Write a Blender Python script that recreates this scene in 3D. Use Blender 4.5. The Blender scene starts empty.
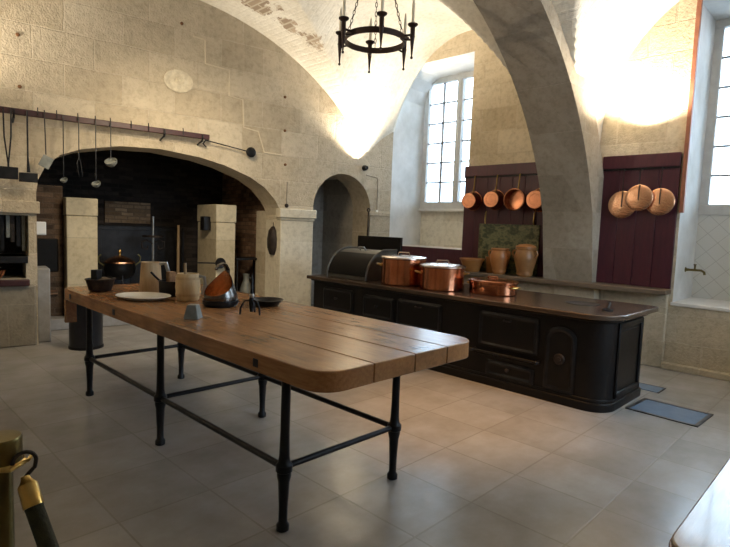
import bpy, bmesh, math, random
from mathutils import Vector, Matrix
random.seed(7)
C = bpy.context.scene.collection
PI = math.pi
TH = math.atan2(0.845, 5.35)                 # the hearth wall is not square to the window wall
U = Vector((math.cos(TH), -math.sin(TH), 0)); N = Vector((math.sin(TH), math.cos(TH), 0)); P0 = Vector((6.85, 6.12, 0))
def FW(s, off=0, z=0):                       # s metres left of the corner, off metres into the room
    return P0 - U*s - N*off + Vector((0, 0, z))
FWM = Matrix.Translation(P0) @ Matrix.Rotation(-TH, 4, 'Z')   # local x = -s, y = into wall

# ---------------------------------------------------------------- materials
def nt(name):
    m = bpy.data.materials.new(name); m.use_nodes = True
    t = m.node_tree; t.nodes.clear()
    out = t.nodes.new('ShaderNodeOutputMaterial'); b = t.nodes.new('ShaderNodeBsdfPrincipled')
    t.links.new(b.outputs[0], out.inputs[0])
    return m, t, b
def c4(c): return (c[0], c[1], c[2], 1)
def noise(t, vec, scale, detail=4, rough=.6):
    n = t.nodes.new('ShaderNodeTexNoise'); n.inputs['Scale'].default_value = scale
    n.inputs['Detail'].default_value = detail; n.inputs['Roughness'].default_value = rough
    t.links.new(vec, n.inputs['Vector']); return n.outputs['Fac']
def ramp(t, fac, stops):
    r = t.nodes.new('ShaderNodeValToRGB'); e = r.color_ramp.elements
    while len(e) < len(stops): e.new(.5)
    for k, (p, c) in enumerate(stops): e[k].position = p; e[k].color = c4(c)
    t.links.new(fac, r.inputs[0]); return r.outputs[0]
def mix(t, fac, a, b, mode='MIX'):
    m = t.nodes.new('ShaderNodeMix'); m.data_type = 'RGBA'; m.blend_type = mode
    for v, s in ((fac, 0), (a, 6), (b, 7)):
        if isinstance(v, (int, float)): m.inputs[s].default_value = v
        elif isinstance(v, tuple): m.inputs[s].default_value = c4(v)
        else: t.links.new(v, m.inputs[s])
    return m.outputs[2]
def math_(t, op, a, b=None):
    m = t.nodes.new('ShaderNodeMath'); m.operation = op
    for k, v in enumerate((a, b)):
        if v is None: continue
        if isinstance(v, (int, float)): m.inputs[k].default_value = v
        else: t.links.new(v, m.inputs[k])
    return m.outputs[0]
def bump(t, b, h, strength, dist=.02):
    n = t.nodes.new('ShaderNodeBump'); n.inputs['Strength'].default_value = strength; n.inputs['Distance'].default_value = dist
    t.links.new(h, n.inputs['Height']); t.links.new(n.outputs[0], b.inputs['Normal'])
def objco(t): return t.nodes.new('ShaderNodeTexCoord').outputs['Object']
def poso(t): return t.nodes.new('ShaderNodeNewGeometry').outputs['Position']
def stretch(t, vec, s):
    m = t.nodes.new('ShaderNodeMapping'); m.inputs['Scale'].default_value = s
    t.links.new(vec, m.inputs['Vector']); return m.outputs[0]
def pm(name, c1, c2=None, rough=.5, metal=0., scale=8., bmp=0., st=(1, 1, 1), rvar=0., coat=0., spec=.5):
    m, t, b = nt(name); b.inputs['Specular IOR Level'].default_value = spec; v = stretch(t, objco(t), st)
    f = noise(t, v, scale)
    c2 = c2 or tuple(x*.75 for x in c1)
    t.links.new(ramp(t, f, [(.33, c2), (.66, c1)]), b.inputs['Base Color'])
    b.inputs['Metallic'].default_value = metal
    b.inputs['Roughness'].default_value = rough
    if coat: b.inputs['Coat Weight'].default_value = coat; b.inputs['Coat Roughness'].default_value = .12
    if bmp: bump(t, b, noise(t, v, scale*3), bmp)
    return m
def wallco(t, d):
    p = poso(t); dot = t.nodes.new('ShaderNodeVectorMath'); dot.operation = 'DOT_PRODUCT'
    t.links.new(p, dot.inputs[0]); dot.inputs[1].default_value = d
    sep = t.nodes.new('ShaderNodeSeparateXYZ'); t.links.new(p, sep.inputs[0])
    cb = t.nodes.new('ShaderNodeCombineXYZ'); t.links.new(dot.outputs['Value'], cb.inputs[0]); t.links.new(sep.outputs[2], cb.inputs[1])
    return p, cb.outputs[0], sep
def bricks(t, vec, bw, bh, mortar, offset=.5, smooth=.3):
    b = t.nodes.new('ShaderNodeTexBrick'); b.offset = offset
    b.inputs['Scale'].default_value = 1; b.inputs['Brick Width'].default_value = bw; b.inputs['Row Height'].default_value = bh
    b.inputs['Mortar Size'].default_value = mortar; b.inputs['Mortar Smooth'].default_value = smooth
    b.inputs['Color1'].default_value = (.0, .0, .0, 1); b.inputs['Color2'].default_value = (1, 1, 1, 1); b.inputs['Mortar'].default_value = (.5, .5, .5, 1)
    t.links.new(vec, b.inputs['Vector']); return b
def stone(name, d, c1, c2, cm, bw, bh, mort=.008, mfac=.5, bvar=.25, bst=.5, grime=None, rough=.9):
    m, t, b = nt(name); p, v, sep = wallco(t, d)
    wob = t.nodes.new('ShaderNodeVectorMath'); wob.operation = 'MULTIPLY_ADD'
    nn = t.nodes.new('ShaderNodeTexNoise'); nn.inputs['Scale'].default_value = 3.; t.links.new(p, nn.inputs['Vector'])
    t.links.new(nn.outputs['Color'], wob.inputs[0]); wob.inputs[1].default_value = (.03, .03, 0); t.links.new(v, wob.inputs[2])
    br = bricks(t, wob.outputs[0], bw, bh, mort)
    n1 = noise(t, p, 1.3, 5, .65); n2 = noise(t, p, 14, 4, .7)
    col = ramp(t, n1, [(.3, c2), (.7, c1)])
    col = mix(t, bvar, col, br.outputs['Color'], 'SOFT_LIGHT')
    col = mix(t, math_(t, 'MULTIPLY', br.outputs['Fac'], mfac), col, cm)
    sp = ramp(t, n2, [(.25, (.62, .6, .56)), (.55, (1, 1, 1))])
    col = mix(t, .7, col, sp, 'MULTIPLY')
    if grime:
        g = ramp(t, noise(t, p, .9, 6, .7), [(.45, (0, 0, 0)), (.7, (1, 1, 1))])
        col = mix(t, math_(t, 'MULTIPLY', g, .6), col, grime)
    t.links.new(col, b.inputs['Base Color']); b.inputs['Roughness'].default_value = rough
    h = math_(t, 'ADD', math_(t, 'MULTIPLY', n2, .6), math_(t, 'ADD', noise(t, p, 45, 3, .6), math_(t, 'MULTIPLY', br.outputs['Fac'], -.6)))
    bump(t, b, h, bst, .012)
    return m
UD = (U.x, U.y, 0)
M = {}
M['stone_hearth'] = stone('hearth wall limestone', UD, (.58, .50, .375), (.46, .39, .285), (.62, .55, .43), .62, .36, mfac=.3, bst=.9)
M['stone_window'] = stone('window wall limestone', (0, 1, 0), (.64, .545, .40), (.50, .415, .29), (.58, .5, .37), .55, .33, mfac=.3, bst=1.)
M['stone_rear'] = stone('rear wall limestone', (1, 1, 0), (.62, .52, .36), (.5, .4, .27), (.6, .5, .36), .6, .34)
M['stone_pale'] = stone('pale dressed limestone', UD, (.74, .69, .58), (.62, .57, .46), (.5, .46, .38), .9, .42, mort=.004, mfac=.3, bst=.35)
M['stone_arch'] = stone('arch limestone', (1, 1, 0), (.42, .36, .28), (.31, .26, .195), (.40, .34, .26), .5, .45, mfac=.35, bst=.7)
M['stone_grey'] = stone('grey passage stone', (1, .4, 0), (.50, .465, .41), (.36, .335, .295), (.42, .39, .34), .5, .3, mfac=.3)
M['stone_dim'] = stone('worn greyish stone', UD, (.34, .30, .235), (.24, .21, .165), (.3, .26, .2), .7, .5, mfac=.3)
M['hearth_pillar'] = stone('cream pillar stone', UD, (.66, .58, .42), (.58, .50, .35), (.3, .26, .2), 2., .62, mort=.004, mfac=.6, bst=.2)
M['hearth_step'] = pm('hearth slab stone', (.34, .33, .33), (.25, .24, .23), .7, 0, 6, .2)
M['plaster'] = pm('grey-white plaster reveal', (.74, .74, .73), (.56, .555, .53), .85, 0, 2.2, .2)
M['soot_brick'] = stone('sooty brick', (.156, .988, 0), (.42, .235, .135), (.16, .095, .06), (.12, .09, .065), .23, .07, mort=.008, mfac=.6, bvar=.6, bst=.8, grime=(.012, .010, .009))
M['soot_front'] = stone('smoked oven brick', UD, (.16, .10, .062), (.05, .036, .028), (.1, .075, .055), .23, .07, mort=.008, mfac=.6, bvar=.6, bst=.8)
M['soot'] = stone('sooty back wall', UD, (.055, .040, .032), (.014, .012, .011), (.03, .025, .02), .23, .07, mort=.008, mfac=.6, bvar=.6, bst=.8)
M['brick_patch'] = stone('exposed brick', UD, (.34, .24, .15), (.16, .11, .07), (.16, .12, .09), .2, .065, mort=.01, mfac=.7, bvar=.7, bst=.8)
M['mortar'] = pm('pale mortar', (.66, .58, .43), (.58, .5, .37), .9, 0, 20, .2)
def vault_mat():
    m, t, b = nt('whitewashed vault'); p = poso(t); sep = t.nodes.new('ShaderNodeSeparateXYZ'); t.links.new(p, sep.inputs[0])
    cb = t.nodes.new('ShaderNodeCombineXYZ'); t.links.new(sep.outputs[1], cb.inputs[0]); t.links.new(sep.outputs[0], cb.inputs[1])
    br = bricks(t, cb.outputs[0], .26, .085, .014)
    bc = mix(t, .5, (.33, .25, .175), br.outputs['Color'], 'SOFT_LIGHT'); bc = mix(t, br.outputs['Fac'], bc, (.5, .43, .33))
    base = ramp(t, noise(t, p, 1.6, 5, .65), [(.3, (.66, .60, .49)), (.65, (.78, .74, .65))])
    base = mix(t, .5, base, ramp(t, noise(t, p, 20, 4, .7), [(.25, (.6, .58, .54)), (.55, (1, 1, 1))]), 'MULTIPLY')
    f = None
    for q, r in PATCHES:
        d = t.nodes.new('ShaderNodeVectorMath'); d.operation = 'DISTANCE'; t.links.new(p, d.inputs[0]); d.inputs[1].default_value = q
        g = math_(t, 'SUBTRACT', r, d.outputs['Value'])
        f = g if f is None else math_(t, 'MAXIMUM', f, g)
    f = math_(t, 'ADD', f, math_(t, 'MULTIPLY', math_(t, 'SUBTRACT', noise(t, p, 5, 4, .7), .5), 1.1))
    msk = ramp(t, f, [(.0, (0, 0, 0)), (.05, (1, 1, 1))])
    t.links.new(mix(t, msk, base, bc), b.inputs['Base Color']); b.inputs['Roughness'].default_value = .92
    bump(t, b, math_(t, 'ADD', noise(t, p, 30, 4, .65), math_(t, 'MULTIPLY', br.outputs['Fac'], -.3)), .5, .012)
    return m
PATCHES = [((4.0, 5.95, 4.28), .22), ((4.4, 5.9, 4.15), .16), ((4.75, 5.8, 4.0), .12), ((4.8, 4.6, 4.2), .2), ((3.3, 6.0, 4.38), .3)]
M['vault'] = vault_mat()
def floor_mat():
    m, t, b = nt('limestone floor slabs'); p = poso(t); sep = t.nodes.new('ShaderNodeSeparateXYZ'); t.links.new(p, sep.inputs[0])
    cb = t.nodes.new('ShaderNodeCombineXYZ')
    t.links.new(math_(t, 'ADD', sep.outputs[1], .135+5.3), cb.inputs[0]); t.links.new(math_(t, 'ADD', sep.outputs[0], .008+5), cb.inputs[1])
    br = bricks(t, cb.outputs[0], .535, .499, .006, 0, .3)
    base = ramp(t, noise(t, p, 2.2, 6, .65), [(.3, (.29, .265, .24)), (.7, (.40, .38, .36))])
    base = mix(t, .12, base, br.outputs['Color'], 'SOFT_LIGHT')
    base = mix(t, .45, base, ramp(t, noise(t, stretch(t, p, (1, 2.2, 1)), 2.4, 5, .6), [(.25, (.70, .66, .60)), (.75, (1, 1, 1))]), 'MULTIPLY')
    base = mix(t, math_(t, 'MULTIPLY', br.outputs['Fac'], .45), base, (.20, .17, .135))
    t.links.new(base, b.inputs['Base Color'])
    b.inputs['Roughness'].default_value = .24
    b.inputs['Specular IOR Level'].default_value = .5
    bump(t, b, math_(t, 'ADD', noise(t, p, 9, 4, .6), math_(t, 'MULTIPLY', br.outputs['Fac'], -.8)), .25, .006)
    return m
M['floor'] = floor_mat()
def wood_mat(name, c1, c2, c3, st, rough, bst=.2, coat=0):
    m, t, b = nt(name); v = objco(t)
    g = noise(t, stretch(t, v, st), 9, 6, .7); blot = noise(t, stretch(t, v, (1, .6, 1)), 3, 4, .6)
    col = ramp(t, g, [(.3, c2), (.68, c1)])
    col = mix(t, ramp(t, blot, [(.5, (0, 0, 0)), (.72, (.8, .8, .8))]), col, c3)
    t.links.new(col, b.inputs['Base Color'])
    b.inputs['Roughness'].default_value = rough
    if coat: b.inputs['Coat Weight'].default_value = coat; b.inputs['Coat Roughness'].default_value = .08
    bump(t, b, g, bst, .004)
    return m
M['table_wood'] = wood_mat('worn oak', (.43, .205, .082), (.26, .118, .046), (.13, .058, .024), (6, .5, 6), .25)
M['oak_pale'] = wood_mat('pale wood', (.64, .45, .25), (.5, .33, .17), (.6, .4, .21), (6, 6, .7), .5)
M['oak_light'] = wood_mat('light beech', (.72, .54, .30), (.58, .42, .22), (.62, .40, .18), (6, 6, .7), .5)
M['tool_wood'] = wood_mat('tool wood', (.40, .27, .14), (.28, .18, .09), (.3, .2, .1), (6, 6, .7), .6)
M['table_edge'] = wood_mat('reddish varnished edge', (.30, .13, .06), (.2, .08, .035), (.16, .06, .03), (1, 6, 6), .2)
M['table_gloss'] = wood_mat('glossy varnished tabletop', (.42, .30, .2), (.34, .23, .15), (.3, .2, .13), (.6, 6, 6), .2, .35, .35)
M['maroon'] = pm('maroon painted boards', (.072, .013, .022), (.050, .009, .017), .42, 0, 5, .1, (1, 6, 1))
M['maroon_bar'] = pm('maroon painted beam', (.052, .009, .010), (.03, .006, .007), .5, 0, 8)
M['iron'] = pm('black iron', (.022, .021, .022), (.012, .011, .012), .42, .6, 10, .08)
M['iron_rust'] = pm('dark rusty iron', (.05, .035, .028), (.02, .016, .014), .6, .5, 14, .2)
M['rust'] = pm('orange rust', (.20, .085, .03), (.11, .05, .02), .8, 0, 20, .2)
M['range'] = pm('blackened cast iron', (.010, .0075, .0065), (.006, .0045, .004), .40, .0, 6, .04, rvar=.1, spec=.22)
M['range_top'] = pm('worn steel hob', (.12, .08, .055), (.08, .053, .038), .26, .5, 2.5, 0, rvar=.08)
M['gunmetal'] = pm('dark polished metal', (.20, .18, .165), (.10, .09, .08), .26, .95, 9, .05, rvar=.15)
M['steel'] = pm('bright steel trim', (.55, .54, .52), (.4, .39, .38), .28, .9, 10)
M['hood'] = pm('dull grey iron sheet', (.13, .125, .11), (.08, .075, .065), .42, .5, 4, .05)
M['copper'] = pm('polished copper', (.72, .30, .16), (.56, .22, .115), .19, 1., 5, .03, rvar=.1)
M['copper_dark'] = pm('tarnished copper', (.54, .225, .12), (.33, .14, .075), .27, 1., 6, .05, rvar=.2)
M['copper_bright'] = pm('bright beaten copper', (1, .60, .38), (.95, .50, .30), .27, 1., 12, .25, rvar=.15)
M['copper_glow'] = pm('copper lining with painted gleam', (1, .62, .36), (.7, .38, .2), .2, 1., 45, .4, rvar=.2)  # orange gleam inside the scuttle is put into this colour
M['iron_brown'] = pm('brown black wrought iron', (.045, .020, .012), (.022, .012, .009), .5, .4, 10, .08)
M['tin'] = pm('tinned rim', (.75, .66, .60), (.6, .5, .44), .25, 1., 7)
M['brass'] = pm('brass', (.62, .42, .14), (.42, .28, .09), .28, 1., 8, .03, rvar=.15)
M['brass_dull'] = pm('dull bronze brass', (.22, .17, .06), (.14, .11, .045), .38, 1., 8, .03)
M['velvet'] = pm('dark green velvet', (.035, .034, .012), (.018, .018, .007), .85, 0, 30, .3)
M['terracotta'] = pm('glazed terracotta', (.52, .215, .065), (.40, .15, .045), .4, 0, 5, .06)
M['terracotta_dark'] = pm('brown glazed stoneware', (.40, .18, .06), (.25, .115, .04), .4, 0, 5, .06)
M['bowl_ochre'] = pm('ochre glazed bowl', (.44, .19, .05), (.32, .13, .035), .35, 0, 6)
M['china'] = pm('cream china', (.90, .87, .79), (.84, .80, .70), .25, 0, 6)
M['plate_relief'] = pm('old plaster plate', (.74, .67, .52), (.52, .45, .33), .55, 0, 14, .3)
M['lead'] = pm('grey lead', (.26, .27, .25), (.17, .18, .165), .5, .4, 12, .1)
M['black'] = pm('black enamel', (.008, .007, .007), (.005, .0045, .0045), .45, 0, 8, spec=.2)
M['bin'] = pm('black steel bin', (.010, .011, .016), (.006, .006, .009), .3, .2, 8)
M['frame_white'] = pm('grey-white window paint', (.62, .62, .60), (.55, .54, .52), .5, 0, 10)
M['bars'] = pm('window glazing bars', (.40, .41, .42), (.34, .35, .36), .5, 0, 10)
M['sill'] = pm('white stone sill', (.75, .74, .72), (.66, .65, .62), .5, 0, 6)
M['ledge'] = wood_mat('worn brown ledge', (.20, .135, .085), (.12, .08, .05), (.25, .2, .15), (6, .5, 6), .4)
M['conduit'] = pm('reddish wooden strip', (.34, .13, .07), (.26, .09, .05), .5, 0, 8)
M['vent'] = pm('metal floor plate with painted reflection', (.22, .31, .44), (.18, .26, .38), .22, .3, 8)  # blue of the reflected window is put into the base colour
M['vent_frame'] = pm('dark steel frame', (.07, .06, .055), (.05, .045, .04), .5, .5, 8)
M['candle'] = pm('ivory candle', (.85, .76, .58), (.8, .7, .52), .5, 0, 6)
M['white_box'] = pm('white painted box', (.72, .74, .76), (.66, .68, .7), .5, 0, 6)
M['cord'] = pm('grey cord', (.25, .21, .16), (.18, .15, .11), .7, 0, 8)
M['food'] = pm('brown dried leaves', (.13, .08, .035), (.07, .05, .02), .8, 0, 30, .4)
M['bread'] = pm('brown crust', (.36, .2, .09), (.22, .11, .05), .8, 0, 20, .3)
def tile_mat():
    m, t, b = nt('white glazed tiles'); p, v, sep = wallco(t, (0, 1, 0))
    r = stretch(t, v, (1, 1, 1)); mp = r.node; mp.inputs['Rotation'].default_value = (0, 0, .785)
    br = bricks(t, r, .16, .16, .003, 0, .1)
    t.links.new(mix(t, br.outputs['Fac'], (.72, .71, .67), (.52, .50, .46)), b.inputs['Base Color']); b.inputs['Roughness'].default_value = .3
    return m
M['tiles'] = tile_mat()
def paint_mat():
    m, t, b = nt('dark landscape painting'); v = objco(t)
    sep = t.nodes.new('ShaderNodeSeparateXYZ'); t.links.new(v, sep.inputs[0])
    n = noise(t, stretch(t, v, (1, 2.2, 3.5)), 2.3, 5, .6)
    f = math_(t, 'ADD', n, math_(t, 'MULTIPLY', sep.outputs[2], .25))
    t.links.new(ramp(t, f, [(.40, (.17, .155, .05)), (.50, (.035, .045, .018)), (.60, (.20, .19, .09)), (.72, (.035, .05, .024)), (.85, (.16, .15, .075))]), b.inputs['Base Color'])
    b.inputs['Roughness'].default_value = .35
    return m
M['painting'] = paint_mat()
def glass_mat():
    m, t, b = nt('clear window glass'); out = [n for n in t.nodes if n.type == 'OUTPUT_MATERIAL'][0]; t.nodes.remove(b)
    tr = t.nodes.new('ShaderNodeBsdfTransparent'); tr.inputs[0].default_value = (.96, .97, .98, 1)
    gl = t.nodes.new('ShaderNodeBsdfGlossy'); gl.inputs['Roughness'].default_value = .02
    fr = t.nodes.new('ShaderNodeFresnel'); fr.inputs[0].default_value = 1.45
    mx = t.nodes.new('ShaderNodeMixShader'); t.links.new(fr.outputs[0], mx.inputs[0]); t.links.new(tr.outputs[0], mx.inputs[1]); t.links.new(gl.outputs[0], mx.inputs[2])
    t.links.new(mx.outputs[0], out.inputs[0]); return m
M['glass'] = glass_mat()

# ---------------------------------------------------------------- mesh helpers
def rotz(a): return Matrix.Rotation(a, 4, 'Z')
class MB:
    def __init__(self, mat4=None): self.bm = bmesh.new(); self.m = mat4
    def _add(self, vs, fs):
        if self.m is not None: vs = [self.m @ Vector(v) for v in vs]
        b = [self.bm.verts.new(v) for v in vs]
        for f in fs:
            try: self.bm.faces.new([b[i] for i in f])
            except ValueError: pass
    def box(self, x0, x1, y0, y1, z0, z1):
        v = [(x, y, z) for z in (z0, z1) for y in (y0, y1) for x in (x0, x1)]
        self._add(v, [(0, 2, 3, 1), (4, 5, 7, 6), (0, 1, 5, 4), (2, 6, 7, 3), (0, 4, 6, 2), (1, 3, 7, 5)]); return self
    def prism(self, poly, z0, z1, frame=None):
        n = len(poly); f = frame or (lambda a, b, c: (a, b, c))
        v = [f(a, b, z0) for a, b in poly] + [f(a, b, z1) for a, b in poly]
        self._add(v, [tuple(range(n))[::-1], tuple(range(n, 2*n))] + [(i, (i+1) % n, n+(i+1) % n, n+i) for i in range(n)]); return self
    def tube(self, pts, r, n=8, closed=False, sq=1.):
        pts = [Vector(p) for p in pts]; k = len(pts); rs = r if isinstance(r, (list, tuple)) else [r]*k
        vs = []; up = None
        for i, p in enumerate(pts):
            a = pts[(i-1) % k] if (closed or i) else p; b = pts[(i+1) % k] if (closed or i < k-1) else p
            t = (b-a).normalized()
            if up is None: up = Vector((0, 0, 1)) if abs(t.z) < .9 else Vector((0, 1, 0))
            x = up.cross(t)
            if x.length < 1e-4: x = Vector((1, 0, 0)).cross(t)
            x.normalize(); y = t.cross(x).normalized(); up = y
            for j in range(n):
                q = 2*PI*(j+.5)/n; vs.append(p + x*math.cos(q)*rs[i] + y*math.sin(q)*rs[i]*sq)
        fs = []
        for i in range(k if closed else k-1):
            for j in range(n):
                a = i*n+j; b = i*n+(j+1) % n; c = ((i+1) % k)*n+(j+1) % n; d = ((i+1) % k)*n+j; fs.append((a, b, c, d))
        if not closed: fs += [tuple(range(n))[::-1], tuple(range((k-1)*n, k*n))]
        self._add(vs, fs); return self
    def lathe(self, prof, n=24, c=(0, 0, 0), sx=1., sy=1., mat4=None, closed=False):
        vs = []; 
        for r, z in prof:
            for j in range(n):
                q = 2*PI*j/n; v = Vector((max(r, 1e-4)*math.cos(q)*sx, max(r, 1e-4)*math.sin(q)*sy, z))
                vs.append((mat4 @ v if mat4 is not None else v) + Vector(c))
        k = len(prof); fs = []
        for i in range(k if closed else k-1):
            for j in range(n): fs.append((i*n+j, i*n+(j+1) % n, ((i+1) % k)*n+(j+1) % n, ((i+1) % k)*n+j))
        if not closed: fs += [tuple(range(n))[::-1], tuple(range((k-1)*n, k*n))]
        self._add(vs, fs); return self
    def ball(self, c, r, n=12, sz=1.):
        return self.lathe([(r*math.sin(PI*i/8), -r*sz*math.cos(PI*i/8)) for i in range(9)], n, c)
    def build(self, name, mat, parent=None, bevel=0., smooth=True, mats=None, slot=None):
        bm = self.bm; bmesh.ops.recalc_face_normals(bm, faces=bm.faces)
        me = bpy.data.meshes.new(name); bm.to_mesh(me); bm.free()
        for x in ([mat] + (mats or [])): me.materials.append(M[x])
        if slot:
            for p in me.polygons: p.material_index = slot(p)
        if smooth:
            me.polygons.foreach_set('use_smooth', [True]*len(me.polygons)); me.set_sharp_from_angle(angle=math.radians(38))
        o = bpy.data.objects.new(name, me); C.objects.link(o)
        if parent: o.parent = parent
        if bevel:
            b = o.modifiers.new('edge', 'BEVEL'); b.width = bevel; b.segments = 2; b.limit_method = 'ANGLE'; b.angle_limit = math.radians(40)
        return o
def tag(o, label, cat, group=None):
    o['label'] = label; o['category'] = cat
    if group: o['group'] = group
    return o
def thing(name, label, cat, loc=(0, 0, 0), rz=0., group=None):
    o = bpy.data.objects.new(name, None); C.objects.link(o); o.location = loc; o.rotation_euler = (0, 0, rz)
    o.empty_display_size = .1
    return tag(o, label, cat, group)
def put(o, loc, rz=0.): o.location = loc; o.rotation_euler = (0, 0, rz); return o
def struct(o): o['kind'] = 'structure'; return o
def dup(root, loc, rz, label=None, group=None):
    r = root.copy(); C.objects.link(r); r.location = loc; r.rotation_euler = (0, 0, rz)
    if label: r['label'] = label
    if group: r['group'] = group
    for ch in list(root.children):
        c = ch.copy(); C.objects.link(c); c.parent = r
        for g in list(ch.children):
            d = g.copy(); C.objects.link(d); d.parent = c
    return r
def slab(name, outer, holes, thick, frame, mat, mats=None, slot=None):
    cu = bpy.data.curves.new('outline', 'CURVE'); cu.dimensions = '2D'; cu.fill_mode = 'BOTH'; cu.extrude = thick/2
    for poly in [outer] + holes:
        sp = cu.splines.new('POLY'); sp.points.add(len(poly)-1); sp.use_cyclic_u = True
        for q, (a, b) in zip(sp.points, poly): q.co = (a, b, 0, 1)
    tmp = bpy.data.objects.new('outline', cu); C.objects.link(tmp)
    dg = bpy.context.evaluated_depsgraph_get(); me = bpy.data.meshes.new_from_object(tmp.evaluated_get(dg))
    bpy.data.objects.remove(tmp); bpy.data.curves.remove(cu)
    for v in me.vertices: v.co = frame @ Vector((v.co.x, v.co.y, v.co.z + thick/2))
    bm = bmesh.new(); bm.from_mesh(me); bmesh.ops.remove_doubles(bm, verts=bm.verts, dist=1e-5); bmesh.ops.recalc_face_normals(bm, faces=bm.faces); bm.to_mesh(me); bm.free()
    me.materials.clear(); me.name = name
    for x in [mat] + (mats or []): me.materials.append(M[x])
    for p in me.polygons: p.material_index = slot(p) if slot else 0; p.use_smooth = False
    o = bpy.data.objects.new(name, me); C.objects.link(o); return o
def arc(cx, cy, r, a0, a1, n): return [(cx + r*math.cos(a0+(a1-a0)*i/n), cy + r*math.sin(a0+(a1-a0)*i/n)) for i in range(n+1)]
def rrect(x0, x1, y0, y1, r, n=6):
    return arc(x1-r, y0+r, r, -PI/2, 0, n) + arc(x1-r, y1-r, r, 0, PI/2, n) + arc(x0+r, y1-r, r, PI/2, PI, n) + arc(x0+r, y0+r, r, PI, 1.5*PI, n)

# ---------------------------------------------------------------- the room
XW, XR, YN, HT = 6.85, -.75, -1.25, 5.0
o = MB().box(XR-.3, XW+.95, YN-.3, 8.2, -.2, 0).build('floor', 'floor', smooth=False); struct(o)
# hearth wall (left): fireplace arch, passage arch, wall niches
HEARTH = [(2.09, 0), (2.09, 1.64), (2.12, 1.74), (2.19, 1.85), (2.36, 2.02), (2.59, 2.15), (2.97, 2.28), (3.31, 2.35), (3.83, 2.40), (4.31, 2.38), (4.74, 2.29), (4.95, 2.20), (5.10, 2.05), (5.17, 1.90), (5.19, 1.75), (5.19, 0)]
NICHE = [(.43, 0), (.43, 1.72)] + [(.985 + .555*math.cos(a), 1.76+.58*math.sin(a)) for a in [PI*i/16 for i in range(1, 16)][::1]]
NICHE = [(.43, 0), (.43, 1.76)] + [(.985 - .555*math.cos(PI*i/16), 1.76 + .58*math.sin(PI*i/16)) for i in range(1, 16)] + [(1.54, 1.76), (1.54, 0)]
NICHE_SHELF = [(5.27, 1.03), (5.27, 1.49), (6.05, 1.49), (6.05, 1.03)]
NICHE_LOW = [(5.30, .775), (5.30, .955), (6.05, .955), (6.05, .775)]
neg = lambda poly: [(-a, b) for a, b in poly]
outer = [(0, 0)] + NICHE + HEARTH + [(7.7, 0), (7.7, HT), (0, HT)]
FR = FWM @ Matrix(((1, 0, 0, 0), (0, 0, 1, 0), (0, 1, 0, 0), (0, 0, 0, 1)))
o = slab('wall_left', neg(outer), [neg(NICHE_SHELF), neg(NICHE_LOW)], .5, FR, 'stone_hearth'); struct(o)
LB = lambda s0, s1, y0, y1, z0, z1: MB(FWM).box(-s1, -s0, y0, y1, z0, z1)
# passage behind the small arch
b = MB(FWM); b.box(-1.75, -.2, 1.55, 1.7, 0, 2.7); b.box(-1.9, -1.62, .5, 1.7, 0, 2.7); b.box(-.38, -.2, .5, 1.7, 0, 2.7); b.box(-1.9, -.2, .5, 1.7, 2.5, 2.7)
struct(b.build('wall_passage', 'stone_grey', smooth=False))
# chimney chamber
b = MB(FWM); b.box(-5.9, -1.6, 2.7, 2.9, 0, 3.4); b.box(-5.9, -1.6, .5, 2.9, 3.2, 3.4)
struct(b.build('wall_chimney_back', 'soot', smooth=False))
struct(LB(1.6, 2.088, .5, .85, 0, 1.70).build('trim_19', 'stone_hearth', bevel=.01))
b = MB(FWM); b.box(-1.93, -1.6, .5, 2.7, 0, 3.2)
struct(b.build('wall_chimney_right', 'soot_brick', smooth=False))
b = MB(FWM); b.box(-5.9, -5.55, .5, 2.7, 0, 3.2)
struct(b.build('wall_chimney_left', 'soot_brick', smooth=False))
struct(LB(1.93, 5.55, .82, 2.7, 0, .15).build('trim_1', 'hearth_step', bevel=.01))
struct(LB(3.25, 3.98, 2.66, 2.71, 1.42, 1.78).build('trim_2', 'brick_patch', smooth=False))
# backs of the wall niches
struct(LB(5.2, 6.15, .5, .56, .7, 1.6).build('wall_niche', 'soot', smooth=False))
# imposts and the stepped mortar line of the old hood
b = MB(FWM); b.box(-2.13, -1.50, -.055, .1, 1.60, 1.735); b.box(-2.11, -1.52, -.03, .1, 1.565, 1.60)
struct(b.build('trim_3', 'stone_pale', bevel=.012))
struct(LB(1.535, 2.095, -.012, .48, 0, 1.565).build('trim_4', 'stone_pale', bevel=.01))
b = MB(FWM); b.box(-6.6, -5.16, -.045, .1, 1.515, 1.655)
struct(b.build('trim_5', 'stone_hearth', bevel=.01))
b = MB(FWM); b.box(-.46, -.02, -.03, .1, 1.70, 1.765); struct(b.build('trim_6', 'stone_hearth', bevel=.01))
st = [(3.42, 3.89), (3.26, 3.88), (3.255, 3.58), (2.92, 3.56), (2.92, 3.22), (2.72, 3.20), (2.70, 2.83), (2.48, 2.80), (2.38, 2.52), (2.10, 2.51)]
struct(MB(FWM).tube([(-s, .004, z) for s, z in st], .014, 6).build('trim_7', 'mortar'))
# window wall (right)
W1 = [(6.12, 1.21), (4.58, 1.21), (4.58, 4.15), (5.80, 4.15), (5.97, 4.08), (6.08, 3.92), (6.12, 3.70)]
W2 = [(1.70, .77), (.15, .77), (.15, 4.15), (1.70, 4.15)]
FRW = Matrix(((0, 0, 1, XW), (1, 0, 0, 0), (0, 1, 0, 0), (0, 0, 0, 1)))
def wslot(p):
    return 1 if abs(p.normal.x) < .5 and XW < p.center.x < XW+.9 and p.center.z > .5 else 0
o = slab('wall_right', [(YN-.3, 0), (8.2, 0), (8.2, HT), (YN-.3, HT)], [W1, W2], .95, FRW, 'stone_window', ['plaster'], wslot); struct(o)
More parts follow.
